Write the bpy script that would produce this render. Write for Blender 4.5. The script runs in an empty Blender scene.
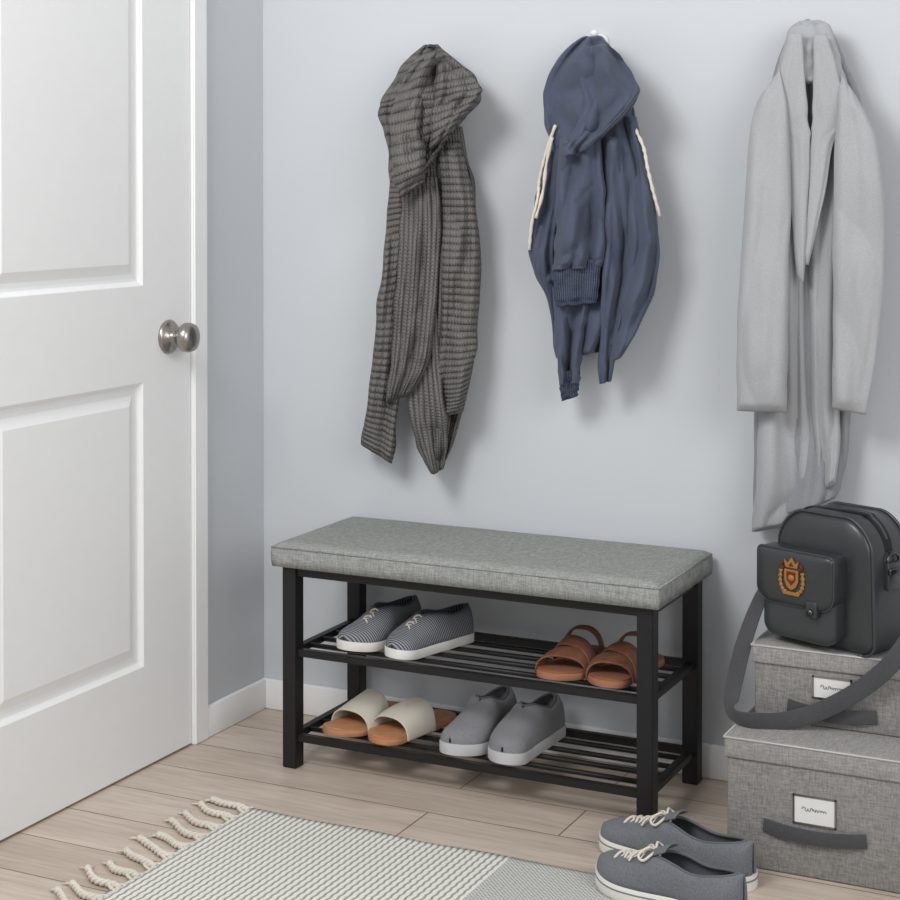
import bpy, bmesh, math, random
import numpy as np
from mathutils import Vector, Matrix, noise
random.seed(3)
S=bpy.context.scene
S.view_settings.view_transform='Standard'
COL=bpy.context.collection
def s2l(c):
    return tuple(((v/255)/12.92 if v/255<=.04045 else (((v/255)+.055)/1.055)**2.4) for v in c)
# ---------------------------------------------------------------- materials
class M:
    def __init__(s,name,rgb,rough=.6,metal=0,spec=.3):
        s.m=bpy.data.materials.new(name); s.m.use_nodes=True; s.nt=s.m.node_tree
        s.b=s.nt.nodes['Principled BSDF']; c=s2l(rgb)+(1,)
        s.c=c; s.b.inputs['Base Color'].default_value=c
        s.b.inputs['Roughness'].default_value=rough; s.b.inputs['Metallic'].default_value=metal
        s.b.inputs['Specular IOR Level'].default_value=spec
        s.m.diffuse_color=c
    def n(s,t,**k):
        n=s.nt.nodes.new(t)
        for a,v in k.items():
            if a in n.inputs: n.inputs[a].default_value=v
            else: setattr(n,a,v)
        return n
    def l(s,a,b): s.nt.links.new(a,b)
    def coord(s,kind='Object',scale=(1,1,1)):
        t=s.n('ShaderNodeTexCoord'); mp=s.n('ShaderNodeMapping'); mp.inputs['Scale'].default_value=scale
        s.l(t.outputs[kind],mp.inputs[0]); return mp.outputs[0]
    def math(s,op,a,b=None):
        n=s.n('ShaderNodeMath',operation=op)
        for i,v in enumerate((a,b)):
            if v is None: continue
            if isinstance(v,(int,float)): n.inputs[i].default_value=v
            else: s.l(v,n.inputs[i])
        return n.outputs[0]
    def bump(s,h,strength=.5,dist=.002):
        b=s.n('ShaderNodeBump'); b.inputs['Strength'].default_value=strength; b.inputs['Distance'].default_value=dist
        s.l(h,b.inputs['Height'])
        if s.b.inputs['Normal'].links: s.l(s.b.inputs['Normal'].links[0].from_socket,b.inputs['Normal'])
        s.l(b.outputs[0],s.b.inputs['Normal'])
    def ramp(s,fac,stops):
        r=s.n('ShaderNodeValToRGB'); e=r.color_ramp.elements
        while len(e)<len(stops): e.new(.5)
        for i,(p,c) in enumerate(stops): e[i].position=p; e[i].color=s2l(c)+(1,)
        s.l(fac,r.inputs[0]); return r.outputs[0]
    def noise(s,vec,scale,detail=4,rough=.6):
        n=s.n('ShaderNodeTexNoise'); n.inputs['Scale'].default_value=scale; n.inputs['Detail'].default_value=detail
        n.inputs['Roughness'].default_value=rough; s.l(vec,n.inputs['Vector']); return n.outputs[0]
    def basecol(s,c): s.l(c,s.b.inputs['Base Color'])

def plain(name,rgb,rough=.6,metal=0,spec=.3,nz=0,scale=60,bump=.15):
    m=M(name,rgb,rough,metal,spec)
    v=m.noise(m.coord(),scale)
    k=max(nz,1)
    m.basecol(m.ramp(v,[(.3,[max(0,c-k) for c in rgb]),(.7,[min(255,c+k) for c in rgb])]))
    if bump: m.bump(v,bump,.0008)
    return m.m
def fabric(name,rgb,var=14,uv=False,bump=.5,big=10,fine=450,mott=.35):
    m=M(name,rgb,.95,0,.1)
    co=m.coord('Object')
    v=m.noise(co,fine,3,.7)
    v2=m.noise(m.coord(),big,2)
    c=m.ramp(v,[(.3,[max(0,x-var) for x in rgb]),(.7,[min(255,x+var) for x in rgb])])
    mx=m.n('ShaderNodeMixRGB',blend_type='MULTIPLY'); mx.inputs[0].default_value=mott
    m.l(c,mx.inputs[1]); m.l(m.ramp(v2,[(.3,(215,215,215)),(.7,(255,255,255))]),mx.inputs[2]); m.basecol(mx.outputs[0])
    m.bump(v,bump,.0015)
    m.b.inputs['Sheen Weight'].default_value=.12
    return m.m
def weave(name,rgb,var=18,freq=450,bump=.3):
    m=M(name,rgb,.95,0,.1)
    a=m.noise(m.coord('Object',(.14,1,1)),freq,2); b=m.noise(m.coord('Object',(1,.14,.14)),freq,2); c=m.noise(m.coord('Object'),freq*1.3,2)
    v=m.math('DIVIDE',m.math('ADD',m.math('ADD',a,b),m.math('MULTIPLY',c,.7)),2.7)
    m.basecol(m.ramp(v,[(.38,[max(0,x-var) for x in rgb]),(.62,[min(255,x+var) for x in rgb])]))
    m.bump(v,bump,.0012)
    return m.m
def knit(name,rgb,freq,st=480,dist=.004,dk=.55):
    m=M(name,rgb,.95,0,.1)
    t=m.n('ShaderNodeTexCoord'); sp=m.n('ShaderNodeSeparateXYZ'); m.l(t.outputs['UV'],sp.inputs[0])
    u,v=sp.outputs[0],sp.outputs[1]
    rib=m.math('ABSOLUTE',m.math('SINE',m.math('MULTIPLY',u,freq*math.pi)))
    stt=m.math('ABSOLUTE',m.math('SINE',m.math('MULTIPLY',m.math('ADD',v,m.math('MULTIPLY',rib,.003)),st)))
    h=m.math('ADD',m.math('POWER',rib,.7),m.math('MULTIPLY',stt,.35))
    nz=m.noise(m.coord(),300,3)
    h2=m.math('ADD',h,m.math('MULTIPLY',nz,.4))
    dark=[x*dk for x in rgb]; lite=[min(255,x*1.12) for x in rgb]
    m.basecol(m.ramp(m.math('MULTIPLY',h2,.6),[(.08,dark),(.42,rgb),(1,lite)]))
    m.bump(h2,.9,dist)
    return m.m
# ---------------------------------------------------------------- mesh helpers
def mesh(name,verts,faces,mat,parent=None,smooth=True,uvs=None,merge=0):
    me=bpy.data.meshes.new(name); me.from_pydata([tuple(v) for v in verts],[],faces)
    if uvs is not None:
        ul=me.uv_layers.new(name='UVMap')
        for p in me.polygons:
            us=[uvs[me.loops[li].vertex_index] for li in p.loop_indices]
            for li,uv in zip(p.loop_indices,us): ul.data[li].uv=uv
    bm=bmesh.new(); bm.from_mesh(me)
    if merge: bmesh.ops.remove_doubles(bm,verts=bm.verts,dist=merge)
    bmesh.ops.recalc_face_normals(bm,faces=bm.faces); bm.to_mesh(me); bm.free()
    if mat: me.materials.append(mat)
    for p in me.polygons: p.use_smooth=smooth
    ob=bpy.data.objects.new(name,me); COL.objects.link(ob)
    if parent: ob.parent=parent
    return ob
def empty(name,loc=(0,0,0),rot=0):
    e=bpy.data.objects.new(name,None); COL.objects.link(e); e.location=loc; e.rotation_euler=(0,0,rot); e.empty_display_size=.05
    return e
def box(name,x0,x1,y0,y1,z0,z1,mat,parent=None,bevel=0,seg=2):
    bm=bmesh.new(); bmesh.ops.create_cube(bm,size=1)
    for v in bm.verts: v.co=Vector(((x0+x1)/2+v.co.x*(x1-x0),(y0+y1)/2+v.co.y*(y1-y0),(z0+z1)/2+v.co.z*(z1-z0)))
    if bevel: bmesh.ops.bevel(bm,geom=bm.edges[:],offset=bevel,segments=seg,affect='EDGES',profile=.5)
    me=bpy.data.meshes.new(name); bm.to_mesh(me); bm.free(); me.materials.append(mat)
    if bevel and seg>1:
        for p in me.polygons: p.use_smooth=True
    ob=bpy.data.objects.new(name,me); COL.objects.link(ob)
    if parent: ob.parent=parent
    return ob
def join_boxes(name,lst,mat,parent=None,bevel=0):
    bm=bmesh.new()
    for (x0,x1,y0,y1,z0,z1) in lst:
        r=bmesh.ops.create_cube(bm,size=1)
        for v in r['verts']: v.co=Vector(((x0+x1)/2+v.co.x*(x1-x0),(y0+y1)/2+v.co.y*(y1-y0),(z0+z1)/2+v.co.z*(z1-z0)))
    if bevel: bmesh.ops.bevel(bm,geom=bm.edges[:],offset=bevel,segments=2,affect='EDGES')
    me=bpy.data.meshes.new(name); bm.to_mesh(me); bm.free(); me.materials.append(mat)
    ob=bpy.data.objects.new(name,me); COL.objects.link(ob)
    if parent: ob.parent=parent
    return ob
def catmull(pts,n=8):
    P=[np.array(p,float) for p in pts]; P=[2*P[0]-P[1]]+P+[2*P[-1]-P[-2]]; out=[]
    for i in range(1,len(P)-2):
        for k in range(n):
            t=k/n; a,b,c,d=P[i-1],P[i],P[i+1],P[i+2]
            out.append(.5*((2*b)+(-a+c)*t+(2*a-5*b+4*c-d)*t*t+(-a+3*b-3*c+d)*t**3))
    out.append(P[-2]); return [Vector(o) for o in out]
def tube(name,pts,r,mat,parent=None,n=6,sides=8,smooth_path=True,rfun=None):
    C=catmull(pts,n) if smooth_path else [Vector(p) for p in pts]
    vs=[];fs=[]; N=len(C); nrm=None
    for i,c in enumerate(C):
        t=(C[min(i+1,N-1)]-C[max(i-1,0)]).normalized()
        if nrm is None: nrm=t.orthogonal().normalized()
        nrm=(nrm-t*nrm.dot(t)).normalized(); bn=t.cross(nrm)
        rr=r*(rfun(i/(N-1)) if rfun else 1)
        for k in range(sides):
            a=2*math.pi*k/sides; vs.append(c+(nrm*math.cos(a)+bn*math.sin(a))*rr)
    for i in range(N-1):
        for k in range(sides):
            fs.append((i*sides+k,i*sides+(k+1)%sides,(i+1)*sides+(k+1)%sides,(i+1)*sides+k))
    fs.append(tuple(range(sides))); fs.append(tuple((N-1)*sides+k for k in range(sides)))
    return mesh(name,vs,fs,mat,parent)
def ribbon(name,pts,wd,width,thick,mat,parent=None,n=8):
    C=catmull(pts,n); W=catmull(wd,n); N=len(C); vs=[];fs=[]
    for i,c in enumerate(C):
        t=(C[min(i+1,N-1)]-C[max(i-1,0)]).normalized(); w=W[i]; w=(w-t*w.dot(t)).normalized(); nn=t.cross(w)
        for a,b in((-1,-1),(1,-1),(1,1),(-1,1)): vs.append(c+w*(a*width/2)+nn*(b*thick/2))
    for i in range(N-1):
        for k in range(4): fs.append((i*4+k,i*4+(k+1)%4,(i+1)*4+(k+1)%4,(i+1)*4+k))
    fs.append((0,1,2,3)); fs.append(tuple((N-1)*4+k for k in range(4)))
    o=mesh(name,vs,fs,mat,parent)
    m=o.modifiers.new('b','BEVEL'); m.width=thick*.3; m.segments=2
    return o
def lathe(name,prof,mat,parent=None,seg=32,axis='X'):
    vs=[];fs=[]
    for (r,h) in prof:
        for k in range(seg):
            a=2*math.pi*k/seg
            c,s=r*math.cos(a),r*math.sin(a)
            vs.append({'X':(h,c,s),'Y':(c,h,s),'Z':(c,s,h)}[axis])
    for i in range(len(prof)-1):
        for k in range(seg): fs.append((i*seg+k,i*seg+(k+1)%seg,(i+1)*seg+(k+1)%seg,(i+1)*seg+k))
    return mesh(name,vs,fs,mat,parent,merge=1e-5)

# ================================================================ ROOM
mw=M('wall_paint',(205,208,216),.7,0,.25); v=mw.noise(mw.coord(),180,3); mw.bump(v,.05,.0005); v2=mw.noise(mw.coord(),1.3,2)
mw.basecol(mw.ramp(v2,[(.3,(198,202,207)),(.7,(201,205,210))])); wallm=mw.m
white=plain('white_paint',(238,239,240),.4,0,.35,1,30,0)
mf=M('wood_floor',(190,168,152),.38,0,.4)
br=mf.n('ShaderNodeTexBrick'); br.offset=.248; br.squash=1
for k,vv in {'Scale':1.0,'Mortar Size':.0016,'Mortar Smooth':.2,'Bias':0,'Brick Width':1.15,'Row Height':.15}.items(): br.inputs[k].default_value=vv
br.inputs['Color1'].default_value=(0,0,0,1); br.inputs['Color2'].default_value=(1,1,1,1); br.inputs['Mortar'].default_value=(.5,.5,.5,1)
t=mf.n('ShaderNodeTexCoord'); mp=mf.n('ShaderNodeMapping'); mp.inputs['Location'].default_value=(.19,0,0); mf.l(t.outputs['Object'],mp.inputs[0]); mf.l(mp.outputs[0],br.inputs['Vector'])
g=mf.noise(mf.coord('Object',(1.2,14,1)),6,6,.65); g2=mf.noise(mf.coord('Object',(.8,5,1)),3,3)
gr=mf.ramp(g,[(.25,(186,170,155)),(.5,(207,193,180)),(.8,(220,207,195))])
mx=mf.n('ShaderNodeMixRGB',blend_type='MULTIPLY'); mx.inputs[0].default_value=.6
mf.l(gr,mx.inputs[1]); mf.l(mf.ramp(br.outputs['Color'],[(0,(221,216,211)),(1,(255,255,255))]),mx.inputs[2])
mx2=mf.n('ShaderNodeMixRGB'); mf.l(br.outputs['Fac'],mx2.inputs[0]); mf.l(mx.outputs[0],mx2.inputs[1]); mx2.inputs[2].default_value=s2l((120,102,88))+(1,)
mx3=mf.n('ShaderNodeMixRGB',blend_type='MULTIPLY'); mx3.inputs[0].default_value=.5; mf.l(mx2.outputs[0],mx3.inputs[1]); mf.l(mf.ramp(g2,[(.3,(210,205,200)),(.7,(255,255,255))]),mx3.inputs[2])
mf.basecol(mx3.outputs[0]); mf.bump(g,.12,.001); mf.bump(mf.math('SUBTRACT',1,br.outputs['Fac']),.6,.002)
box('floor',-.15,4.2,-5.2,.15,-.1,0,mf.m)
box('wall_back',0,4.2,0,.12,0,2.6,wallm)
DY0,DY1=-.315,-1.175
join_boxes('wall_left',[(-.12,0,DY0,.12,0,2.6),(-.12,0,DY1,DY0,2.06,2.6),(-.12,0,-5.2,DY1,0,2.6)],wallm)
box('baseboard_back',0.0,4.2,-.013,-.0002,0.0002,.073,white,None,.003)
CY=-.262
box('baseboard_left',.0002,.013,CY+.001,-.0135,0.0002,.073,white,None,.003)
join_boxes('trim_1',[(.0002,.016,DY0-.0,CY,.0002,2.12),(.0002,.016,DY1-.068,DY1,.0002,2.12),(.0002,.016,DY1,DY0,2.052,2.12)],white,None,.003)
door=empty('door_1',(0,0,0))
yR,yL=DY0-.003,DY1+.003
st=.178
pan=[(.225,.845),(1.055,1.93)]
xf=.006
bars=[(-.034,xf,yR-st,yR,.006,2.045),(-.034,xf,yL,yL+st,.006,2.045)]
zs=[.006]+[z for p in pan for z in p]+[2.045]
for i in range(0,len(zs),2): bars.append((-.034,xf,yL+st,yR-st,zs[i],zs[i+1]))
join_boxes('frame',bars,white,door)
for i,(a,b) in enumerate(pan):
    y0,y1=yL+st,yR-st
    prof=[(0,xf),(.004,xf-.003),(.010,xf-.0095),(.016,xf-.011),(.026,xf-.011),(.036,xf-.007),(.048,xf-.002),(.052,xf-.002)]
    vs=[];fs=[]
    for (d,x) in prof: vs+= [(x,y0+d,a+d),(x,y1-d,a+d),(x,y1-d,b-d),(x,y0+d,b-d)]
    for k in range(len(prof)-1):
        for j in range(4): fs.append((k*4+j,k*4+(j+1)%4,(k+1)*4+(j+1)%4,(k+1)*4+j))
    fs.append(tuple((len(prof)-1)*4+j for j in range(4)))
    mesh('panel_%d'%(i+1),vs,fs,white,door,smooth=False)
steel=M('brushed_nickel',(165,160,154),.3,1,.5).m
kn=lathe('knob',[(0,.0),(.037,.0),(.038,.004),(.034,.009),(.016,.012),(.013,.026),(.015,.032),(.026,.038),(.0325,.047),(.033,.056),(.030,.065),(.020,.071),(.007,.073),(0,.073)],steel,door,40)
kn.location=(xf,-.404,.937)

# ================================================================ BENCH
black=M('black_metal',(36,35,36),.45,.3,.4).m
bench=empty('shoe_bench',(0,0,0))
XL,XR,YF,YB,ZT,TH,OV=.268,1.119,-.350,-.030,.4958,.053,.016
w=.034
zA=ZT-TH
parts=[(XL,XL+w,YF,YF+w,0.0005,zA),(XR-w,XR,YF,YF+w,0.0005,zA),(XL,XL+w,YB-w,YB,0.0005,zA),(XR-w,XR,YB-w,YB,0.0005,zA)]
join_boxes('legs',parts,black,bench,.0015)
a0=.022
join_boxes('apron',[(XL+w,XR-w,YF+.006,YF+.03,zA-a0,zA),(XL+w,XR-w,YB-.03,YB-.006,zA-a0,zA),(XL+.006,XL+.03,YF+w,YB-w,zA-a0,zA),(XR-.03,XR-.006,YF+w,YB-w,zA-a0,zA)],black,bench,.0015)
for nm,z in (('shelf_upper',.253),('shelf_lower',.066)):
    q=[(XL+w-.001,XR-w+.001,YF+.008,YF+.024,z-.008,z+.008),(XL+w-.001,XR-w+.001,YB-.024,YB-.008,z-.008,z+.008),
       (XL+.008,XL+.026,YF+w-.001,YB-w+.001,z-.008,z+.008),(XR-.026,XR-.008,YF+w-.001,YB-w+.001,z-.008,z+.008)]
    join_boxes(nm,q,black,bench,.0012)
    for i in range(4):
        y=YF+.016+(i+1)*(YB-YF-.032)/5
        tube(nm+'_rod_%d'%(i+1),[(XL+.02,y,z+.001),(XR-.02,y,z+.001)],.0055,black,bench,smooth_path=False,sides=12)
cm=weave('bench_linen',(145,147,144),22,420,.22)
def cushion():
    x0,x1,y0,y1=XL-OV,XR+OV,YF-OV,YB+OV-.004
    nx,ny=90,36; vs=[];fs=[]
    def top(u,v):
        x=x0+(x1-x0)*u; y=y0+(y1-y0)*v
        e=min(u*(x1-x0),(1-u)*(x1-x0),v*(y1-y0),(1-v)*(y1-y0))
        z=ZT-.010+.010*min(1,(e/.02))**.5+.003*math.sin(math.pi*u)*math.sin(math.pi*v)
        z+=.0006*noise.noise(Vector((x*9,y*11,0)))
        z-=.003*sum(math.exp(-((x-(XL+.425+d))**2+(y+.19)**2)/.0006) for d in(-.17,.17))
        return (x,y,z)
    for j in range(ny+1):
        for i in range(nx+1): vs.append(top(i/nx,j/ny))
    for j in range(ny):
        for i in range(nx):
            a=j*(nx+1)+i; fs.append((a,a+1,a+nx+2,a+nx+1))
    ring=[j for j in range(nx+1)]+[(j)*(nx+1)+nx for j in range(1,ny+1)]+[ny*(nx+1)+i for i in range(nx-1,-1,-1)]+[j*(nx+1) for j in range(ny-1,0,-1)]
    prev=ring
    for (dz,inn) in ((-.018,-.002),(-.034,-.002),(-.0525,0)):
        cur=[]
        for r in ring:
            x,y,z=vs[r]
            dx=-inn if x>=x1-1e-6 else (inn if x<=x0+1e-6 else 0); dy=-inn if y>=y1-1e-6 else (inn if y<=y0+1e-6 else 0)
            vs.append((x+dx,y+dy,ZT+dz)); cur.append(len(vs)-1)
        n=len(ring)
        for k in range(n): fs.append((prev[k],prev[(k+1)%n],cur[(k+1)%n],cur[k]))
        prev=cur
    fs.append(tuple(prev))
    return mesh('cushion',vs,fs,cm,bench)
cushion()
x0,x1,y0,y1=XL-OV-.001,XR+OV+.001,YF-OV-.001,YB+OV-.005
for i,(p,q) in enumerate((((x0,y0),(x1,y0)),((x1,y0),(x1,y1)))):
    tube('piping_%d'%(i+1),[(p[0],p[1],ZT-.0105),(q[0],q[1],ZT-.0105)],.002,cm,bench,smooth_path=False)

# ================================================================ SHOES
def base_w(s):
    return np.interp(s,[0,.12,.28,.4,.55,.7,.85,1],[.93,.97,1,.95,.84,.77,.77,.78])
def foot(s,W):
    w=base_w(s)*W
    if s<.2: w*=math.sqrt(max(0,1-((.2-s)/.2)**2.3))
    if s>.88: w*=math.sqrt(max(0,1-((s-.88)/.12)**2.2))
    return w
def cen(s,side,W): return side*W*(.16*math.sin(math.pi*min(1,s/.6))-.10*math.exp(-((s-.05)/.12)**2))
def SS(n): return [.5-.5*math.cos(math.pi*i/n) for i in range(n+1)]
def sole(name,L,W,h,mat,parent,side=1,toe_up=.006,scale=1.0,z0=0,mat2=None):
    ss=SS(40); ring=[]
    for s in ss: ring.append((cen(s,side,W)-foot(s,W)*scale,s))
    for s in ss[::-1][1:-1]: ring.append((cen(s,side,W)+foot(s,W)*scale,s))
    vs=[];fs=[];n=len(ring)
    lev=[(0,.97),(.1,1),(.9,1),(1,.975)]
    for (k,sc) in lev:
        for (x,s) in ring:
            c=cen(s,side,W); y=(-.5+s)*L*(scale if scale<1 else 1)
            up=toe_up*max(0,(.25-s)/.25)**1.6
            vs.append((c+(x-c)*sc,y*(.99+.01*sc if sc<1 else 1),z0+h*k+up))
    for l in range(len(lev)-1):
        for k in range(n): fs.append((l*n+k,l*n+(k+1)%n,(l+1)*n+(k+1)%n,(l+1)*n+k))
    fs.append(tuple(range(n))); 
    top=(len(lev)-1)*n; m=len(ss)
    for i in range(m-1):
        a=top+i; b=top+i+1
        c=top+(n-i)%n if i>0 else top; d=top+(n-i-1)
        if i==0: fs.append((a,b,d))
        elif i==m-2: fs.append((a,b,c))
        else: fs.append((a,b,d,c))
    o=mesh(name,vs,fs,mat,parent)
    md=o.modifiers.new('e','EDGE_SPLIT'); md.split_angle=math.radians(50)
    return o
def upper_surface(s,k,L,W,z0,Hf,open_,side,sc=.965):
    w=foot(s,W)*sc; H=Hf(s)
    s0,s1=open_; sm=(s0+s1)/2; hw=(s1-s0)/2
    wo=0
    if s0<s<s1: wo=w*.66*math.sqrt(max(0,1-((s-sm)/hw)**2))
    th=k*math.pi/2
    x=wo+(w-wo)*math.cos(th)**.85
    z=z0+H*math.sin(th)**.72
    return x,cen(s,side,W),(-.5+s)*L*.985,z
def upper(name,L,W,z0,Hf,open_,mat,parent,side=1,srange=(0,1),krange=(0,1),off=0,solid=.003):
    nS,nK=46,16; vs=[];fs=[]
    for sg in(1,-1):
        b=len(vs)
        for i in range(nS+1):
            s=srange[0]+(srange[1]-srange[0])*(.5-.5*math.cos(math.pi*i/nS))
            s=min(max(s,.0005),.9995)
            for j in range(nK+1):
                k=krange[0]+(krange[1]-krange[0])*j/nK
                x,c,y,z=upper_surface(s,k,L,W,z0,Hf,open_,side)
                vs.append((c+sg*(x+off*math.cos(k*1.57)),y-(off if s<.3 else 0)*(1-s*3),z+off*math.sin(k*1.57)))
        for i in range(nS):
            for j in range(nK):
                a=b+i*(nK+1)+j; fs.append((a,a+1,a+nK+2,a+nK+1))
    o=mesh(name,vs,fs,mat,parent,uvs=None,merge=.0004)
    if solid:
        m=o.modifiers.new('s','SOLIDIFY'); m.thickness=solid; m.offset=-1
    return o
def toprim(name,L,W,z0,Hf,open_,mat,parent,side,r=.0028):
    s0,s1=open_; P=[]
    ss=[s0+(s1-s0)*(.5-.5*math.cos(math.pi*i/24)) for i in range(25)]
    for s in ss:
        x,c,y,z=upper_surface(min(max(s,s0+1e-4),s1-1e-4),1,L,W,z0,Hf,open_,side); P.append((c+x,y,z))
    for s in ss[::-1]:
        x,c,y,z=upper_surface(min(max(s,s0+1e-4),s1-1e-4),1,L,W,z0,Hf,open_,side); P.append((c-x,y,z))
    return tube(name,P,r,mat,parent,smooth_path=False,sides=8)
def smoothf(pts):
    C=catmull([(a,b,0) for a,b in pts],10); xs=[c.x for c in C]; ys=[c.y for c in C]
    return lambda s: float(np.interp(s,xs,ys))
white_rub=plain('white_rubber',(226,224,220),.5,0,.4,2)
lace_m=fabric('cotton_lace',(220,212,198),10)
def laces(L,W,z0,Hf,open_,parent,side,s_a,s_b,n,mat,bow=True,r=.0022,wd=.017):
    for i in range(n):
        s=s_a+(s_b-s_a)*i/(n-1); P=[]
        for j in range(9):
            q=-1+2*j/8; xx=wd*q*(1-.15*i/(n-1))
            z=z0+Hf(s)*1.0+.0035-abs(q)**2*.008
            P.append((cen(s,side,W)+xx,(-.5+s)*L*.985+.004*q*(1 if i%2 else -1),z))
        tube('lace_%d'%(i+1),P,r,mat,parent,n=2)
        P2=[(p[0],p[1]+.010*(1 if j>4 else .3),p[2]-.0008) for j,p in enumerate(P)]
        tube('lace_cross_%d'%(i+1),P2,r*.9,mat,parent,n=2)
    if bow:
        s=s_b; c=Vector((cen(s,side,W),(-.5+s)*L*.985,z0+Hf(s)+.005))
        for sg in(1,-1):
            tube('bow_%d'%(sg+2),[c,c+Vector((sg*.014,-.006,.008)),c+Vector((sg*.034,-.014,-.001)),c+Vector((sg*.036,-.004,-.008)),c+Vector((sg*.018,.004,.0)),c],r*.95,mat,parent)
            tube('lace_end_%d'%(sg+2),[c,c+Vector((sg*.012,-.014,.002)),c+Vector((sg*.024,-.03,-.007)),c+Vector((sg*.032,-.036,-.018))],r*.9,mat,parent)
def place(name,tip,heading,L):
    d=Vector((math.sin(heading),-math.cos(heading),0)); c=Vector(tip)-d*(L/2)
    return empty(name,c,heading)
ms=M('striped_canvas',(86,94,112),.9,0,.1)
tcs=ms.n('ShaderNodeTexCoord'); sp=ms.n('ShaderNodeSeparateXYZ'); ms.l(tcs.outputs['Object'],sp.inputs[0])
wv=ms.math('SINE',ms.math('MULTIPLY',ms.math('ADD',sp.outputs[1],ms.math('MULTIPLY',sp.outputs[2],.35)),1200))
ms.basecol(ms.ramp(ms.math('ADD',ms.math('MULTIPLY',wv,.5),.5),[(.35,(72,75,84)),(.65,(150,152,157))])); ms.bump(ms.noise(ms.coord(),600,2),.3,.001)
navy_in=fabric('shoe_lining_dark',(84,88,98),8)
def sneaker(name,tip,head,L,W,upm,solem,liner,side,sole_h,Hpts,open_,lace=None,foxing=None,tongue=False):
    e=place(name,tip,head,L)
    sole('sole',L,W,sole_h,solem,e,side)
    Hf=smoothf(Hpts)
    upper('upper',L,W,sole_h-.002,Hf,open_,upm,e,side)
    sole('insole',L*.93,W*.8,.002,liner,e,side,toe_up=0,z0=sole_h)
    toprim('collar',L,W,sole_h-.002,Hf,open_,liner,e,side)
    if foxing: sole('foxing',L*1.006,W*1.012,.003,foxing,e,side,z0=sole_h*.62)
    if tongue:
        vs=[];fs=[]
        s0=open_[0]
        for i in range(13):
            f=i/12; s=s0-.06+f*.16; 
            for j in range(9):
                q=-1+j/4; x=cen(s,side,W)+q*.019*(1+.25*f); z=sole_h+Hf(s0-.03)+.001+f*.024-.008*q*q
                vs.append((x,(-.5+s)*L*.985,z))
        for i in range(12):
            for j in range(8): a=i*9+j; fs.append((a,a+1,a+10,a+9))
        o=mesh('tongue',vs,fs,upm,e); m=o.modifiers.new('s','SOLIDIFY'); m.thickness=.003
    if lace: laces(L,W,sole_h-.002,Hf,open_,e,side,*lace)
    return e
HP=[(0,.018),(.06,.027),(.15,.034),(.3,.047),(.42,.060),(.55,.060),(.7,.052),(.85,.054),(1,.062)]
up_z=.2615
for nm,tip,hd,sd in(('canvas_plimsoll',(.408,-.324,up_z),-12,1),('canvas_plimsoll',(.524,-.332,up_z),-17,-1)):
    sneaker(nm,tip,math.radians(hd),.248,.046,ms.m,white_rub,navy_in,sd,.020,HP,(.40,.95),lace=(.24,.38,4,lace_m,False,.0016,.012),foxing=None)
gk=fabric('grey_knit',(132,133,137),14); gk2=plain('grey_sole',(190,191,194),.6)
gkd=fabric('grey_lining',(98,99,103),8)
lo_z=.0745
HPs=[(0,.020),(.06,.031),(.15,.040),(.3,.054),(.42,.067),(.5,.073),(.6,.063),(.72,.054),(.85,.058),(1,.068)]
for nm,tip,hd,sd in(('knit_slip_on',(.670,-.334,lo_z),-3,1),('knit_slip_on',(.784,-.338,lo_z),-3,-1)):
    sneaker(nm,tip,math.radians(hd),.265,.048,gk,gk2,gkd,sd,.024,HPs,(.46,.95))
gc=fabric('slate_canvas',(108,111,116),16)
floorsole=plain('offwhite_rubber',(222,220,214),.5)
stripe=plain('grey_stripe',(120,124,132),.5)
HP2=[(0,.020),(.06,.030),(.15,.036),(.3,.046),(.45,.058),(.55,.056),(.7,.046),(.85,.052),(1,.062)]
for tip,hd,sd,L_ in(((1.056,-.452,.0005),math.radians(-104),-1,.33),((1.112,-.628,.0085),math.radians(-104),1,.305)):
    sneaker('canvas_sneaker',tip,hd,L_,.051,gc,floorsole,gkd,sd,.027,HP2,(.42,.95),lace=(.18,.42,6,lace_m,True,.0026,.020),foxing=stripe,tongue=True)
def strap(name,L,W,z0,s0,s1,h0,h1,mat,parent,side,skew=0,spread=1.0,thick=.0035):
    nS,nK=10,28; vs=[];fs=[]
    for i in range(nS+1):
        f=i/nS
        for j in range(nK+1):
            th=math.pi*j/nK; q=math.cos(th)
            s=s0+(s1-s0)*f+skew*q; s=min(max(s,.01),.98)
            w=foot(s,W)*spread+.002; h=h0+(h1-h0)*f+.003*math.sin(math.pi*f)
            vs.append((cen(s,side,W)+w*(abs(q)**.8)*(1 if q>0 else -1),(-.5+s)*L,z0-.010+(h+.010)*math.sin(th)**.75))
    for i in range(nS):
        for j in range(nK): a=i*(nK+1)+j; fs.append((a,a+1,a+nK+2,a+nK+1))
    o=mesh(name,vs,fs,mat,parent); m=o.modifiers.new('s','SOLIDIFY'); m.thickness=thick; m.offset=1
    m=o.modifiers.new('b','BEVEL'); m.width=.001; m.segments=2
    return o
tan=plain('tan_leather',(186,132,94),.5,0,.4,8,40); brown=plain('cognac_leather',(116,76,58),.5,0,.4,10,50); cream=fabric('cream_leather',(206,200,188),6); dsole=plain('brown_sole',(165,112,84),.6)
foot_l=plain('cognac_footbed',(142,94,72),.55,0,.3,8,30)
for tip,hd,sd in(((.378,-.328,lo_z),-10,1),((.487,-.332,lo_z),-14,-1)):
    L=.25; e=place('cream_slide_sandal',tip,math.radians(hd),L)
    sole('sole',L,.049,.013,tan,e,sd,toe_up=.004); sole('footbed',L*.985,.048,.0025,tan,e,sd,z0=.013,toe_up=.004)
    strap('strap',L,.049,.014,.22,.60,.030,.052,cream,e,sd)
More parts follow.
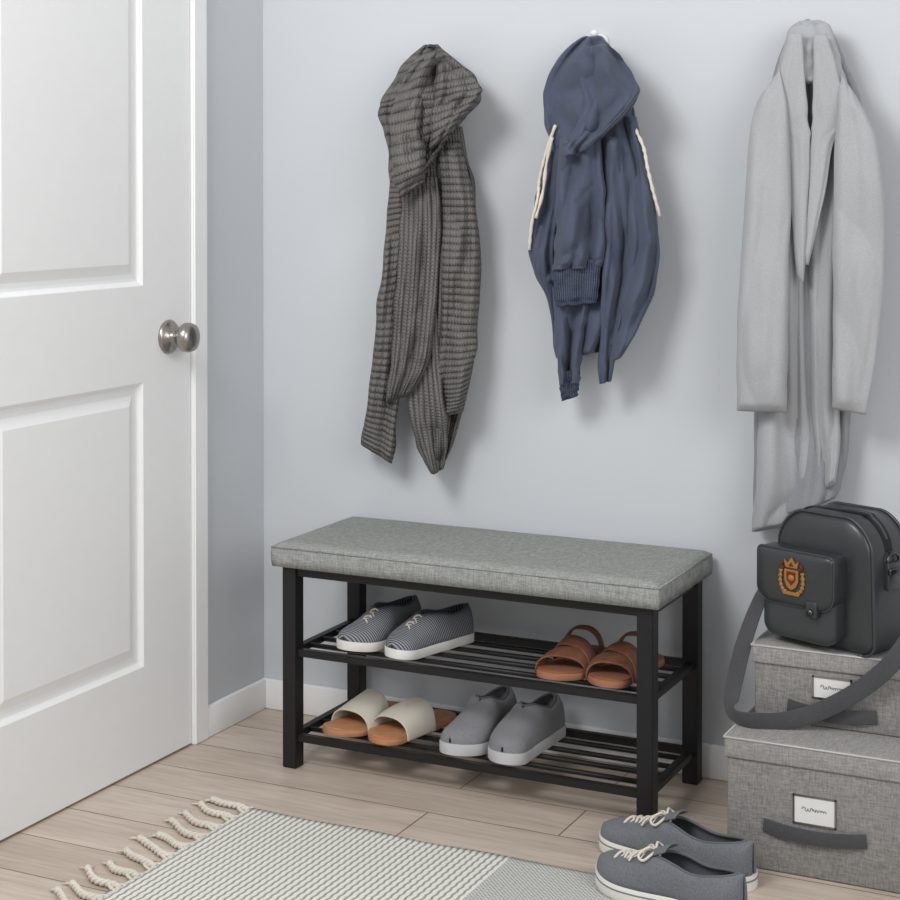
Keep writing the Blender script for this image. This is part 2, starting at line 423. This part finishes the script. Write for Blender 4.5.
for tip,hd,sd in(((.890,-.328,up_z),-4,1),((1.002,-.328,up_z),-6,-1)):
    L=.245; e=place('brown_slide_sandal',tip,math.radians(hd),L)
    sole('sole',L,.048,.014,dsole,e,sd,toe_up=.004); sole('footbed',L*.985,.047,.003,foot_l,e,sd,z0=.014,toe_up=.004)
    strap('front_strap',L,.048,.015,.16,.34,.026,.036,brown,e,sd,skew=.05)
    strap('cross_strap',L,.048,.016,.34,.50,.038,.048,brown,e,sd,skew=-.08,spread=1.04)
    strap('back_strap',L,.048,.016,.62,.70,.056,.058,brown,e,sd,skew=.03,spread=1.0)

# ================================================================ STORAGE BOXES
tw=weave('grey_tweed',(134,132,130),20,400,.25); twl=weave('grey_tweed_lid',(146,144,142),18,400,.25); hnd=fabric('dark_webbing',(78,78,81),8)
paper=plain('label_paper',(222,222,220),.7); ink=plain('ink',(80,80,82),.7); pipe=plain('lid_piping',(190,188,184),.8)
def sbox(x0,x1,y0,y1,z0,z1,lidh):
    e=empty('storage_box',((x0+x1)/2,(y0+y1)/2,z0)); a,b=(x1-x0)/2,(y1-y0)/2; h=z1-z0
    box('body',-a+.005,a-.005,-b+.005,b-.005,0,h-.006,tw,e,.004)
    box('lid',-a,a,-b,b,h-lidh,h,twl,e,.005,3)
    tube('lid_piping',[(-a,-b,h-.003),(a,-b,h-.003),(a,b,h-.003),(-a,b,h-.003),(-a,-b,h-.003)],.002,pipe,e,smooth_path=False)
    return e,a,b,h
def front_bits(e,cx,b,zl,zh,lw=.082,lh=.052,hw=.20):
    y=-b+.005
    fr=[(cx-lw/2,cx+lw/2,y-.003,y,zl,zl+.003),(cx-lw/2,cx+lw/2,y-.003,y,zl+lh-.003,zl+lh),(cx-lw/2,cx-lw/2+.003,y-.003,y,zl,zl+lh),(cx+lw/2-.003,cx+lw/2,y-.003,y,zl,zl+lh)]
    join_boxes('label_frame',fr,steel,e)
    box('label_card',cx-lw/2+.002,cx+lw/2-.002,y-.0015,y+.001,zl+.002,zl+lh-.002,paper,e)
    P=[];n=30
    for i in range(n): f=i/(n-1); P.append((cx-lw*.30+lw*.58*f+.0012*math.sin(i*2.1),y-.0022,zl+lh*.52+.0032*math.sin(i*1.9)*(1-.4*f)+(.006 if i in(2,3,12) else 0)))
    tube('label_writing',P,.00045,ink,e,n=3,sides=5)
    P=[];Wd=[]
    for i in range(9):
        f=-1+i/4; P.append((cx+f*hw/2,y-.003-.010*(1-f*f),zh-.006*(1-f*f))); Wd.append((0,0,1))
    ribbon('handle',P,Wd,.026,.003,hnd,e)
e,a,b,h=sbox(1.291,1.70,-.442,-.045,.0005,.243,.042)
front_bits(e,-.034,b,.098,.086,.080,.054,.19)
ZB=.2435
e,a,b,h=sbox(1.309,1.70,-.322,-.05,ZB,.389,.038)
front_bits(e,-.040,b,.054,.034,.075,.043,.17)

# ================================================================ SHOULDER BAG
lth=plain('charcoal_leather',(46,50,52),.32,0,.55,4,300); lth2=plain('slate_leather',(52,57,59),.32,0,.55,4,300); zipm=plain('zip_tape',(28,28,30),.7)
gold=M('gold_thread',(158,114,60),.6,.3,.4).m; red=fabric('red_thread',(112,38,32),10); gunm=M('gunmetal',(90,90,92),.3,1,.5).m
BR=-22
BL=Vector((1.336,-.252,.3895))
bag=empty('shoulder_bag',BL,math.radians(BR))
def outline(w,h,rb,rt,n=8):
    P=[]
    for (cx,cz,r,a0) in((w-rb,rb,rb,-90),(w-rt,h-rt,rt,0),(rt,h-rt,rt,90),(rb,rb,rb,180)):
        for i in range(n+1):
            a=math.radians(a0+90*i/n); P.append((cx+r*math.cos(a),cz+r*math.sin(a)))
    return P
def puff(name,P,y0,y1,mat,parent,puffy=.012,crown=.0):
    cx=sum(p[0] for p in P)/len(P); cz=sum(p[1] for p in P)/len(P); n=len(P)
    lev=[(y0-crown,.0),(y0-crown*.96,.4),(y0-crown*.75,.75),(y0,.93),(y0+puffy*.3,.975),(y0+puffy,1),((y0+y1)/2,1.0),(y1-puffy,1),(y1-puffy*.3,.975),(y1,.93),(y1,0)]
    vs=[];fs=[]
    for (y,s) in lev:
        for p in P: vs.append((cx+(p[0]-cx)*s,y,cz+(p[1]-cz)*s))
    for l in range(len(lev)-1):
        for k in range(n): fs.append((l*n+k,l*n+(k+1)%n,(l+1)*n+(k+1)%n,(l+1)*n+k))
    return mesh(name,vs,fs,mat,parent,merge=1e-5)
BW,BH=.225,.258
def bo():
    P=[]
    for (x,z) in outline(BW,BH,.026,.058,12):
        f=z/BH; k=1-.08*max(0,f-.35)/.65
        P.append((BW/2+(x-BW/2)*k,z-.012*f*abs((x-BW/2)/(BW/2))**2))
    return P
puff('body',bo(),0,.125,lth,bag,.014,.008)
for i,yy in enumerate((.006,.119)):
    P=[(p[0],yy,p[1]) for p in bo()]; P.append(P[0])
    tube('piping_%d'%(i+1),P,.0032,lth2,bag,smooth_path=False)
B=bo(); Pz=[p for p in B if p[1]>BH*.62]
ribbon('zip',[(p[0],.06,p[1]+.0015) for p in Pz[::3]],[(0,1,0)]*len(Pz[::3]),.024,.003,zipm,bag,3)
ribbon('zip_teeth',[(p[0],.06,p[1]+.003) for p in Pz[::3]],[(0,1,0)]*len(Pz[::3]),.007,.002,gunm,bag,3)
pk=outline(.165,.155,.026,.022,6)
puff('pocket',[(p[0]+.002,p[1]+.014) for p in pk],-.042,.004,lth2,bag,.010,.004)
fl=outline(.176,.105,.030,.012,8)
puff('pocket_flap',[(p[0]-.004,p[1]+.082) for p in fl],-.054,.0,lth,bag,.008,.004)
tube('flap_edge',[(p[0]-.004,-.049,p[1]+.082) for p in fl]+[(fl[0][0]-.004,-.049,fl[0][1]+.082)],.002,lth2,bag,smooth_path=False)
box('flap_tab',.115,.140,-.060,-.045,.068,.1,lth,bag,.003)
lathe('snap',[(0,-.004),(.006,-.004),(.007,0),(0,0)],gunm,bag,16,'Y').location=(.1275,-.060,.079)
cr=empty('crest',(.084,-.0585,.140)); cr.parent=bag; cr.scale=(1.45,1,1.3)
def flat(name,pts,y,mat,t=.0025):
    n=len(pts); vs=[(p[0],y,p[1]) for p in pts]+[(p[0],y-t,p[1]) for p in pts]
    fs=[tuple(range(n)),tuple(range(n,2*n))]+[(k,(k+1)%n,n+(k+1)%n,n+k) for k in range(n)]
    return mesh(name,vs,fs,mat,cr,smooth=False)
flat('shield',[(-.011,.010),(.011,.010),(.011,-.006),(.007,-.015),(0,-.020),(-.007,-.015),(-.011,-.006)],0,gold)
flat('shield_field',[(-.007,.007),(.007,.007),(.007,-.005),(0,-.013),(-.007,-.005)],-.0022,red,.001)
flat('crown',[(-.009,.013),(.009,.013),(.012,.024),(.006,.019),(0,.028),(-.006,.019),(-.012,.024)],0,gold)
flat('crown_jewel',[(-.004,.015),(.004,.015),(0,.021)],-.0022,red,.001)
lathe('boss',[(0,-.003),(.004,-.002),(.005,0)],gold,cr,12,'Y').location=(0,-.0032,-.002)
for sg in(1,-1):
    tube('wreath_%d'%(sg+2),[(sg*.004,-.001,-.026),(sg*.014,-.001,-.020),(sg*.018,-.001,-.008),(sg*.017,-.001,.008)],.0026,gold,cr,rfun=lambda f:1+.5*math.sin(f*40))
    tube('leaf_%d'%(sg+2),[(sg*.013,-.001,.010),(sg*.017,-.001,.015),(sg*.014,-.001,.019)],.0018,red,cr)
flat('ribbon_scroll',[(-.015,-.022),(.015,-.022),(.012,-.027),(-.012,-.027)],-.001,gold)
for x,nm in((BW-.002,'ring_right'),(-.002,'ring_left')):
    P=[(x+.002,.065+.018*math.cos(a),.175+.014*math.sin(a)) for a in np.linspace(0,2*math.pi,17)]
    tube(nm,P,.0025,gunm,bag,smooth_path=False)
box('strap_tab_right',BW-.008,BW+.004,.045,.085,.12,.172,lth2,bag,.002)
box('buckle',BW+.000,BW+.008,.045,.085,.150,.162,gunm,bag,.002)
R=Matrix.Rotation(math.radians(-BR),3,'Z'); org=BL
wp=[(1.356,-.195,.562),(1.335,-.225,.530),(1.312,-.270,.465),(1.292,-.300,.395),(1.279,-.322,.325),(1.278,-.350,.281),(1.290,-.376,.263),(1.325,-.385,.259),(1.385,-.362,.260),(1.45,-.348,.284),(1.524,-.345,.333),(1.585,-.350,.395),(1.618,-.33,.460),(1.612,-.262,.55)]
wdv=[(.5,-.8,0),(.6,-.7,0.2),(.9,-.4,.2),(1,-.2,.2),(1,0,.2),(.9,-.1,.5),(.2,-.5,.9),(-.1,-.3,1),(-.25,-.1,1),(-.4,0,1),(-.5,0,1),(-.7,0,.7),(-.9,.3,.2),(-.2,1,0)]
ribbon('strap',[R@(Vector(p)-org) for p in wp],[R@Vector(d) for d in wdv],.034,.0032,hnd,bag,10)

# ================================================================ RUG
mr=M('woven_rug',(206,203,196),.95,0,.1)
t=mr.n('ShaderNodeTexCoord'); sp=mr.n('ShaderNodeSeparateXYZ'); mr.l(t.outputs['Object'],sp.inputs[0]); X,Y=sp.outputs[0],sp.outputs[1]
tri=mr.math('PINGPONG',mr.math('MULTIPLY',Y,1),.012)
ln=mr.math('SINE',mr.math('MULTIPLY',mr.math('ADD',X,mr.math('MULTIPLY',tri,.2)),460))
nz=mr.noise(mr.coord(),260,3)
f=mr.math('ADD',mr.math('MULTIPLY',ln,.5),mr.math('MULTIPLY',nz,.5))
c1=mr.ramp(f,[(.25,(224,221,213)),(.62,(150,152,150))])
hx=mr.math('SINE',mr.math('MULTIPLY',X,700)); hy=mr.math('SINE',mr.math('MULTIPLY',Y,700))
c2=mr.ramp(mr.math('ADD',mr.math('MULTIPLY',mr.math('MULTIPLY',hx,hy),.5),mr.math('MULTIPLY',nz,.8)),[(.2,(204,203,198)),(.7,(142,145,144))])
band=mr.math('GREATER_THAN',X,.927); 
mx=mr.n('ShaderNodeMixRGB'); mr.l(band,mx.inputs[0]); mr.l(c1,mx.inputs[1]); mr.l(c2,mx.inputs[2]); mr.basecol(mx.outputs[0])
mr.bump(f,.5,.002)
rug=empty('rug',(0,0,0))
rx0,rx1,ry0,ry1=.345,1.95,-1.60,-.605
vs=[];fs=[];nx,ny=120,70
for z in(.0075,.0008):
    for j in range(ny+1):
        for i in range(nx+1):
            x=rx0+(rx1-rx0)*i/nx; y=ry0+(ry1-ry0)*j/ny
            if j in(0,ny): y+=.003*math.sin(x*23)
            if i in(0,nx): x+=.003*math.sin(y*31)
            vs.append((x,y,z+(.0008*noise.noise(Vector((x*9,y*9,1))) if z>.005 else 0)))
N=(nx+1)*(ny+1)
for j in range(ny):
    for i in range(nx):
        a=j*(nx+1)+i; fs.append((a,a+1,a+nx+2,a+nx+1)); fs.append((N+a,N+a+nx+1,N+a+nx+2,N+a+1))
for i in range(nx): fs.append((i,i+1,N+i+1,N+i)); a=ny*(nx+1)+i; fs.append((a,a+1,N+a+1,N+a))
for j in range(ny): a=j*(nx+1); fs.append((a,a+nx+1,N+a+nx+1,N+a)); a+=nx; fs.append((a,a+nx+1,N+a+nx+1,N+a))
mesh('pile',vs,fs,mr.m,rug)
frm=fabric('cotton_fringe',(218,211,200),14)
for i in range(19):
    y=ry1-.010-i*.053; x=rx0+.004; ang=random.uniform(.25,.85); L=random.uniform(.080,.105)
    P=[(x,y,.006)]
    for k in range(1,6):
        f=k/5; P.append((x-L*f,y+L*f*f*ang*.6+.006*math.sin(f*5+i),.0075))
    for sg in(0,math.pi):
        Q=[]
        C=catmull(P,7)
        for k,c in enumerate(C):
            a=k*.75+sg; Q.append((c.x,c.y+.0042*math.cos(a),max(.0050,c.z+.0035*math.sin(a))))
        tube('tassel_%d_%d'%(i+1,1 if sg==0 else 2),Q,.0043,frm,rug,n=1,sides=7)
    for d in(-.016,.016): tube('gather_%d_%s'%(i+1,'a' if d<0 else 'b'),[(x+.004,y+d,.006),(x-.010,y+d*.6,.006),(x-.024,y,.007)],.0035,frm,rug,n=3,sides=6)
    e_=Vector(P[-1]); tdir=(Vector(P[-1])-Vector(P[-2])).normalized()
    tube('knot_%d'%(i+1),[e_-tdir*.008,e_,e_+tdir*.008],.0072,frm,rug,n=3,rfun=lambda f:.6+.4*math.sin(math.pi*f))
    base=math.atan2(tdir.y,tdir.x)
    for k in range(7):
        aa=base+(k-3)*.2+random.uniform(-.1,.1); d=Vector((math.cos(aa),math.sin(aa),0)); l=random.uniform(.018,.028)
        tube('fray_%d_%d'%(i+1,k+1),[e_+Vector((0,0,-.002)),e_+d*l*.6+Vector((0,0,-.002)),e_+d*l+Vector((0,0,-.005))],.0021,frm,rug,n=2,sides=5,rfun=lambda f:1-.5*f)

# ================================================================ GARMENTS
class Garment:
    def __init__(s,name,u0,v0,x0,z0,kx,kz,sh):
        s.u0,s.v0,s.x0,s.z0,s.kx,s.kz,s.sh=u0,v0,x0,z0,kx,kz,sh
        s.e=empty(name,(x0,0,z0))
    def P(s,u,v,y):
        return Vector(((u-s.u0)*s.kx-y*s.sh,y,-(v-s.v0)*s.kz))
    def piece(s,name,rows,yc,th,mat,folds=3,amp=.010,phase=0,seed=0,drift=0,nz=.006,sq=.8,uvn=10,rot_uv=False,crease=.6,N=96,R=120,wander=.10,slant=0,vfold=0,crump=.0,cx=26,cz=3.2,shear=.25,edge=.004,fine=.25):
        C=np.array([[*r] for r in rows],float); n=len(rows)
        def interp(col,t):
            x=t*(n-1); i=min(int(x),n-2); f=x-i
            g=lambda k:C[min(max(k,0),n-1),col]
            a,b,c,d=g(i-1) if i>0 else 2*g(0)-g(1),g(i),g(i+1),g(i+2) if i+2<n else 2*g(n-1)-g(n-2)
            return .5*((2*b)+(-a+c)*f+(2*a-5*b+4*c-d)*f*f+(-a+3*b-3*c+d)*f**3)
        hgt=abs(rows[-1][0]-rows[0][0])*s.kz
        wav=np.mean([abs(r[3]-r[2]) for r in rows])*s.kx
        vs=[];fs=[];uv=[]
        for i in range(R+1):
            t=i/R; vL,vR,uL,uR=[interp(k,t) for k in range(4)]
            endt=min(1,min(t,1-t)/.04+.25)**.5 
            w=abs(uR-uL)*s.kx
            tt=min(th,w*.6+.006)*(endt)
            for k in range(N):
                a=2*math.pi*k/N; ca,sa=math.cos(a),math.sin(a)
                q=.5-.5*np.sign(ca)*abs(ca)**sq
                front=sa>=0
                prof=abs(sa)**.6
                qq=q+wander*noise.noise(Vector((t*2.6,seed*3.7,q*1.5)))+slant*t
                A=folds*math.pi*.5*qq+phase+drift*t*.5
                fo=(abs(math.sin(A))**crease)*2-1
                B=folds*1.37*math.pi*qq+phase*2+1.3+drift*1.7*t
                fo2=.35*((abs(math.sin(B))**.8)*2-1)*(noise.noise(Vector((q*2,t*3,seed+20)))+.6)
                nn=noise.noise(Vector((q*4+seed*7,t*6+seed,seed*3.1)))*nz*1.6
                vf=vfold*(abs(math.sin(t*11+q*3.5+seed))**.6-.6)
                X_,Z_=q*wav*cx,t*hgt*cz
                c1_=min(.5,abs(noise.noise(Vector((X_+Z_*shear+seed*5,Z_,seed*2.2)))))
                c2_=min(.5,abs(noise.noise(Vector((X_*.55-Z_*shear*1.5+seed*3,Z_*1.4,seed*4.2+9)))))
                c3_=min(.5,abs(noise.noise(Vector((X_*.8+Z_*1.8,Z_*3.6-X_*.6,seed*1.7+3)))))
                cc=crump*(1.1*c1_+1.3*c2_+fine*c3_*1.4-.45)
                dy=(tt*.5*prof)+ (amp*(fo+fo2)*min(1,.3+t*1.6)+nn+vf+cc)*prof*endt
                y=yc-dy if front else yc+tt*.5*prof
                y=min(y,-.004)
                ed=noise.noise(Vector((t*8,seed*5+(0 if q<.5 else 9),0)))*edge*min(1,t*6)
                u=uL+(uR-uL)*q; v=vL+(vR-vL)*q
                p=s.P(u,v,y); p.x+=ed*(1-prof)
                vs.append(p); uv.append(((t if rot_uv else (q if front else 1+q))*uvn,(q*w if rot_uv else t*hgt)))
        for i in range(R):
            for k in range(N): fs.append((i*N+k,i*N+(k+1)%N,(i+1)*N+(k+1)%N,(i+1)*N+k))
        fs.append(tuple(range(N))); fs.append(tuple(R*N+k for k in range(N)))
        return mesh(name,vs,fs,mat,s.e,uvs=uv)
hook_m=plain('white_hook',(230,230,230),.35)
def hook(x,z):
    e=empty('wall_hook',(x,0,z))
    lathe('plate',[(0,-.006),(.016,-.006),(.018,-.0005),(0,-.0005)],hook_m,e,20,'Y')
    tube('arm',[(0,-.004,0),(0,-.02,-.004),(0,-.036,-.002),(0,-.044,.012)],.0055,hook_m,e)
    lathe('ball',[(0,-.009),(.006,-.007),(.009,0),(.006,.007),(0,.009)],hook_m,e,16,'Y').location=(0,-.045,.015)
# ---- cardigan
kn1=knit('charcoal_rib_knit',(108,106,104),1.0,430,.007,.68)
g=Garment('knit_cardigan',430,45,.453,1.588,.00256,.00228,.5)
K=dict(crump=.040,edge=.010,cx=22,cz=3.5,fine=.2)
g.piece('back_panel',[(125,125,418,462),(165,160,416,468),(200,195,415,475),(235,235,412,479),(300,300,410,478),(350,345,408,475),(400,390,408,467),(440,425,416,458),(470,462,432,444)],-.045,.055,kn1,folds=4,amp=.012,phase=.6,seed=1,drift=1.2,uvn=15,**K)
g.piece('side_panel',[(140,140,438,460),(200,200,442,474),(260,260,441,479),(320,320,440,477),(380,370,436,470),(415,405,434,463)],-.082,.06,kn1,folds=2,amp=.012,phase=2.2,seed=2,drift=.8,uvn=42,rot_uv=True,**K)
g.piece('sleeve_left',[(180,180,390,416),(220,215,386,412),(270,265,382,408),(320,318,376,406),(370,372,371,402),(415,422,365,397),(446,463,360,392)],-.07,.05,kn1,folds=2,amp=.008,phase=1.1,seed=3,uvn=42,rot_uv=True,**K)
g.piece('front_panel',[(175,175,400,438),(210,210,400,442),(260,260,398,440),(310,310,394,436),(360,358,390,430),(400,392,386,411)],-.095,.055,kn1,folds=3,amp=.014,phase=.2,seed=4,drift=.9,uvn=9,**K)
g.piece('tail',[(300,300,410,438),(350,350,408,440),(400,400,408,446),(440,436,416,448),(469,464,431,443)],-.085,.035,kn1,folds=2,amp=.008,phase=.9,seed=8,uvn=7,**K)
K['cz']=7
g.piece('hood',[(44,44,424,438),(56,52,410,446),(75,66,396,462),(98,80,381,476),(110,100,378,480),(130,116,384,466),(155,132,389,452),(180,150,390,440),(198,180,398,422)],-.075,.11,kn1,folds=3,amp=.024,phase=2.4,seed=5,drift=2.5,uvn=17,rot_uv=True,wander=.2,**K)
g.piece('hood_rim',[(58,52,418,438),(80,74,404,430),(104,98,394,424),(130,124,391,421),(156,148,393,425),(180,168,396,426),(196,184,402,420)],-.148,.055,kn1,folds=1.4,amp=.010,phase=.3,seed=6,drift=1.0,uvn=15,rot_uv=True,**K)
g.piece('hood_side',[(66,60,436,452),(86,78,434,470),(100,90,432,479),(116,104,430,474),(134,118,430,462),(150,132,430,450)],-.130,.06,kn1,folds=1.6,amp=.012,phase=.9,seed=7,drift=2.0,uvn=10,rot_uv=True,**K)
hook(.455,1.560)
# ---- hoodie
nav=fabric('navy_fleece',(79,86,104),8,bump=.25,big=7,fine=500); navr=knit('navy_rib',(74,80,98),1.0,dk=.75)
g=Garment('hooded_sweatshirt',592,42,.853,1.588,.00231,.00217,.39)
K=dict(crump=.062,edge=.008,cx=20,cz=3.0,fine=.2,shear=.6)
g.piece('torso',[(110,110,566,634),(150,145,546,640),(200,190,536,650),(245,235,528,657),(275,265,532,655),(300,300,546,646),(335,330,552,630),(362,352,556,610)],-.055,.07,nav,folds=4,amp=.014,phase=.9,seed=11,drift=2.2,nz=.008,wander=.2,**K)
g.piece('sleeve_right',[(120,120,610,636),(160,158,618,644),(200,196,624,652),(240,236,627,658),(270,268,624,658),(300,300,616,650),(335,330,609,637),(365,356,604,622)],-.086,.055,nav,folds=1.5,amp=.010,phase=2,seed=12,drift=1.4,nz=.007,vfold=.006,**K)
g.piece('middle_fold',[(140,140,600,622),(190,190,602,626),(240,240,604,630),(290,290,602,626),(330,330,600,620),(384,380,600,612)],-.100,.045,nav,folds=1.6,amp=.012,phase=1,seed=19,drift=1.0,nz=.006,**K)
g.piece('sleeve_front',[(140,140,560,600),(180,180,557,604),(220,220,556,606),(255,255,555,605),(272,268,553,603)],-.116,.055,nav,folds=2,amp=.010,phase=.4,seed=13,drift=1.4,nz=.006,vfold=.006,**K)
g.piece('sleeve_cuff',[(262,258,555,602),(280,276,554,601),(300,296,556,599),(308,303,558,597)],-.116,.05,navr,folds=2,amp=.008,phase=1.4,seed=14,uvn=20,R=30)
g.piece('left_side',[(150,150,546,562),(190,190,538,560),(230,230,530,558),(260,260,530,556),(285,285,538,556)],-.075,.045,nav,folds=2,amp=.008,phase=.3,seed=21,drift=1,nz=.006,**K)
g.piece('hem_left',[(290,290,552,590),(315,315,554,588),(335,335,555,585),(370,368,558,581),(388,384,560,580)],-.082,.04,nav,folds=2,amp=.010,phase=1.4,seed=15,nz=.006,**K)
g.piece('hem_left_cuff',[(374,370,558,581),(390,386,560,580),(404,398,562,578)],-.084,.044,navr,folds=2,amp=.004,phase=1.4,seed=15,uvn=10,R=20)
K['cz']=5
g.piece('hood',[(40,40,582,602),(52,50,566,610),(70,66,552,620),(90,84,544,632),(104,98,543,638),(124,112,544,632),(145,126,552,620),(160,142,564,604),(166,155,574,592)],-.085,.10,nav,folds=2.5,amp=.016,phase=2.2,seed=17,drift=1.8,nz=.008,wander=.25,**K)
g.piece('hood_rim',[(52,50,588,606),(66,62,582,620),(84,78,580,630),(104,96,584,637),(122,114,580,628),(140,132,570,610),(152,144,564,596),(160,154,566,584)],-.148,.045,nav,folds=1.5,amp=.012,phase=.5,seed=18,drift=1.6,nz=.007,**K)
cord=fabric('cotton_cord',(222,214,200),8)
for i,pl in enumerate(([(556,128,-.14),(548,150,-.13),(540,180,-.12),(538,200,-.12),(532,225,-.115),(529,252,-.11)],[(553,140,-.135),(547,165,-.13),(543,195,-.125),(536,220,-.12)],[(632,128,-.13),(642,150,-.13),(646,170,-.135),(652,195,-.13),(658,217,-.12)])):
    tube('drawcord_%d'%(i+1),[g.P(*p) for p in pl],.0036,cord,g.e,n=6,rfun=lambda f:1+.3*math.sin(f*90))
hook(.876,1.588)
# ---- coat
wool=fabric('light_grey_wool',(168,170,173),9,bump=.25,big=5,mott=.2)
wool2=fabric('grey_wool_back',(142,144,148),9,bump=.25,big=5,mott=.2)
g=Garment('wool_coat',805,20,1.331,1.606,.00203,.00204,.255)
K=dict(crump=.040,edge=.004,cx=15,cz=1.6,fine=.08,shear=.2)
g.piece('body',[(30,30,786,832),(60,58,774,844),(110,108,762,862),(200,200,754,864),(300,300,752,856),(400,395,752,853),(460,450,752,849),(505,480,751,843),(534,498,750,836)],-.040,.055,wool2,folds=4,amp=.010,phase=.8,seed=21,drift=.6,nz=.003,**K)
g.piece('front_left',[(40,40,784,806),(80,80,772,808),(130,130,766,808),(200,200,764,805),(300,300,762,804),(400,400,758,808),(470,462,755,812),(512,498,752,812),(536,522,750,806)],-.070,.045,wool,folds=2,amp=.009,phase=.5,seed=22,drift=.5,nz=.003,**K)
g.piece('front_right',[(45,45,806,828),(80,80,808,846),(130,130,808,850),(200,200,806,846),(300,300,807,840),(400,400,810,840),(450,446,814,840),(494,480,815,836)],-.062,.045,wool,folds=2,amp=.009,phase=1.9,seed=23,drift=.5,nz=.003,**K)
K['crump']=.028; K['cx']=12; K['cz']=2.2
g.piece('sleeve_left',[(84,70,766,778),(106,90,753,783),(140,128,747,788),(200,195,743,790),(260,255,739,789),(320,315,736,788),(370,368,735,787),(409,408,735,786)],-.135,.11,wool,folds=.9,amp=.004,phase=1.2,seed=24,drift=.6,sq=1,nz=.004,**K)
g.piece('sleeve_right',[(76,96,840,854),(100,120,836,867),(140,146,834,876),(200,200,832,882),(250,250,832,883),(300,300,832,880),(350,350,832,875),(402,407,832,865)],-.122,.11,wool,folds=.9,amp=.004,phase=.2,seed=25,drift=.6,sq=1,nz=.004,**K)
g.piece('lapel_left',[(34,34,788,801),(70,70,778,803),(104,104,772,806),(122,126,766,808),(140,146,782,809),(200,210,789,807),(272,280,796,803)],-.128,.016,wool,folds=1,amp=.003,phase=.2,seed=26,nz=.002)
g.piece('lapel_right',[(36,36,812,825),(70,70,812,836),(104,104,811,843),(126,122,810,850),(148,140,809,834),(205,200,806,822),(262,262,801,808)],-.122,.016,wool,folds=1,amp=.003,phase=1.2,seed=27,nz=.002)
g.piece('collar',[(19,19,798,818),(26,24,788,828),(42,40,782,834),(62,60,777,840),(84,82,776,843)],-.072,.09,wool,folds=1.5,amp=.010,phase=1.5,seed=28,R=40)
tube('hanging_loop',[g.P(800,22,-.05),g.P(806,17,-.045),g.P(814,22,-.05)],.0025,wool2,g.e)
hook(1.345,1.570)

# ================================================================ LIGHTS / WORLD
def area(name,loc,tgt,size,power,col=(1,1,1),sy=None):
    l=bpy.data.lights.new(name,'AREA'); l.energy=power; l.size=size; l.color=col
    if sy: l.shape='RECTANGLE'; l.size_y=sy
    o=bpy.data.objects.new(name,l); COL.objects.link(o); o.location=loc
    o.rotation_euler=(Vector(tgt)-Vector(loc)).to_track_quat('-Z','Y').to_euler(); return o
area('key_light',(.5,-2.6,2.5),(.9,0,.7),.9,43,(1,.99,.97))  # unseen area key from the front left, not an actual window
area('fill_light',(3.4,-2.4,1.9),(0,-.4,.9),1.6,37,(1,.99,.975))  # added fill from the right that brightens the left wall, no real lamp
W=bpy.data.worlds.new('World'); S.world=W; W.use_nodes=True
bg=W.node_tree.nodes['Background']; bg.inputs[0].default_value=(.985,.99,1,1); bg.inputs[1].default_value=.54
# ================================================================ CAMERA
cd=bpy.data.cameras.new('camera'); cam=bpy.data.objects.new('camera',cd); COL.objects.link(cam); S.camera=cam
cd.sensor_width=36; cd.lens=67.94; cd.shift_y=-.2628; cd.clip_start=.05
cam.location=(2.2178,-3.511,1.27); cam.rotation_euler=(math.radians(90-.911),0,math.radians(26.007))
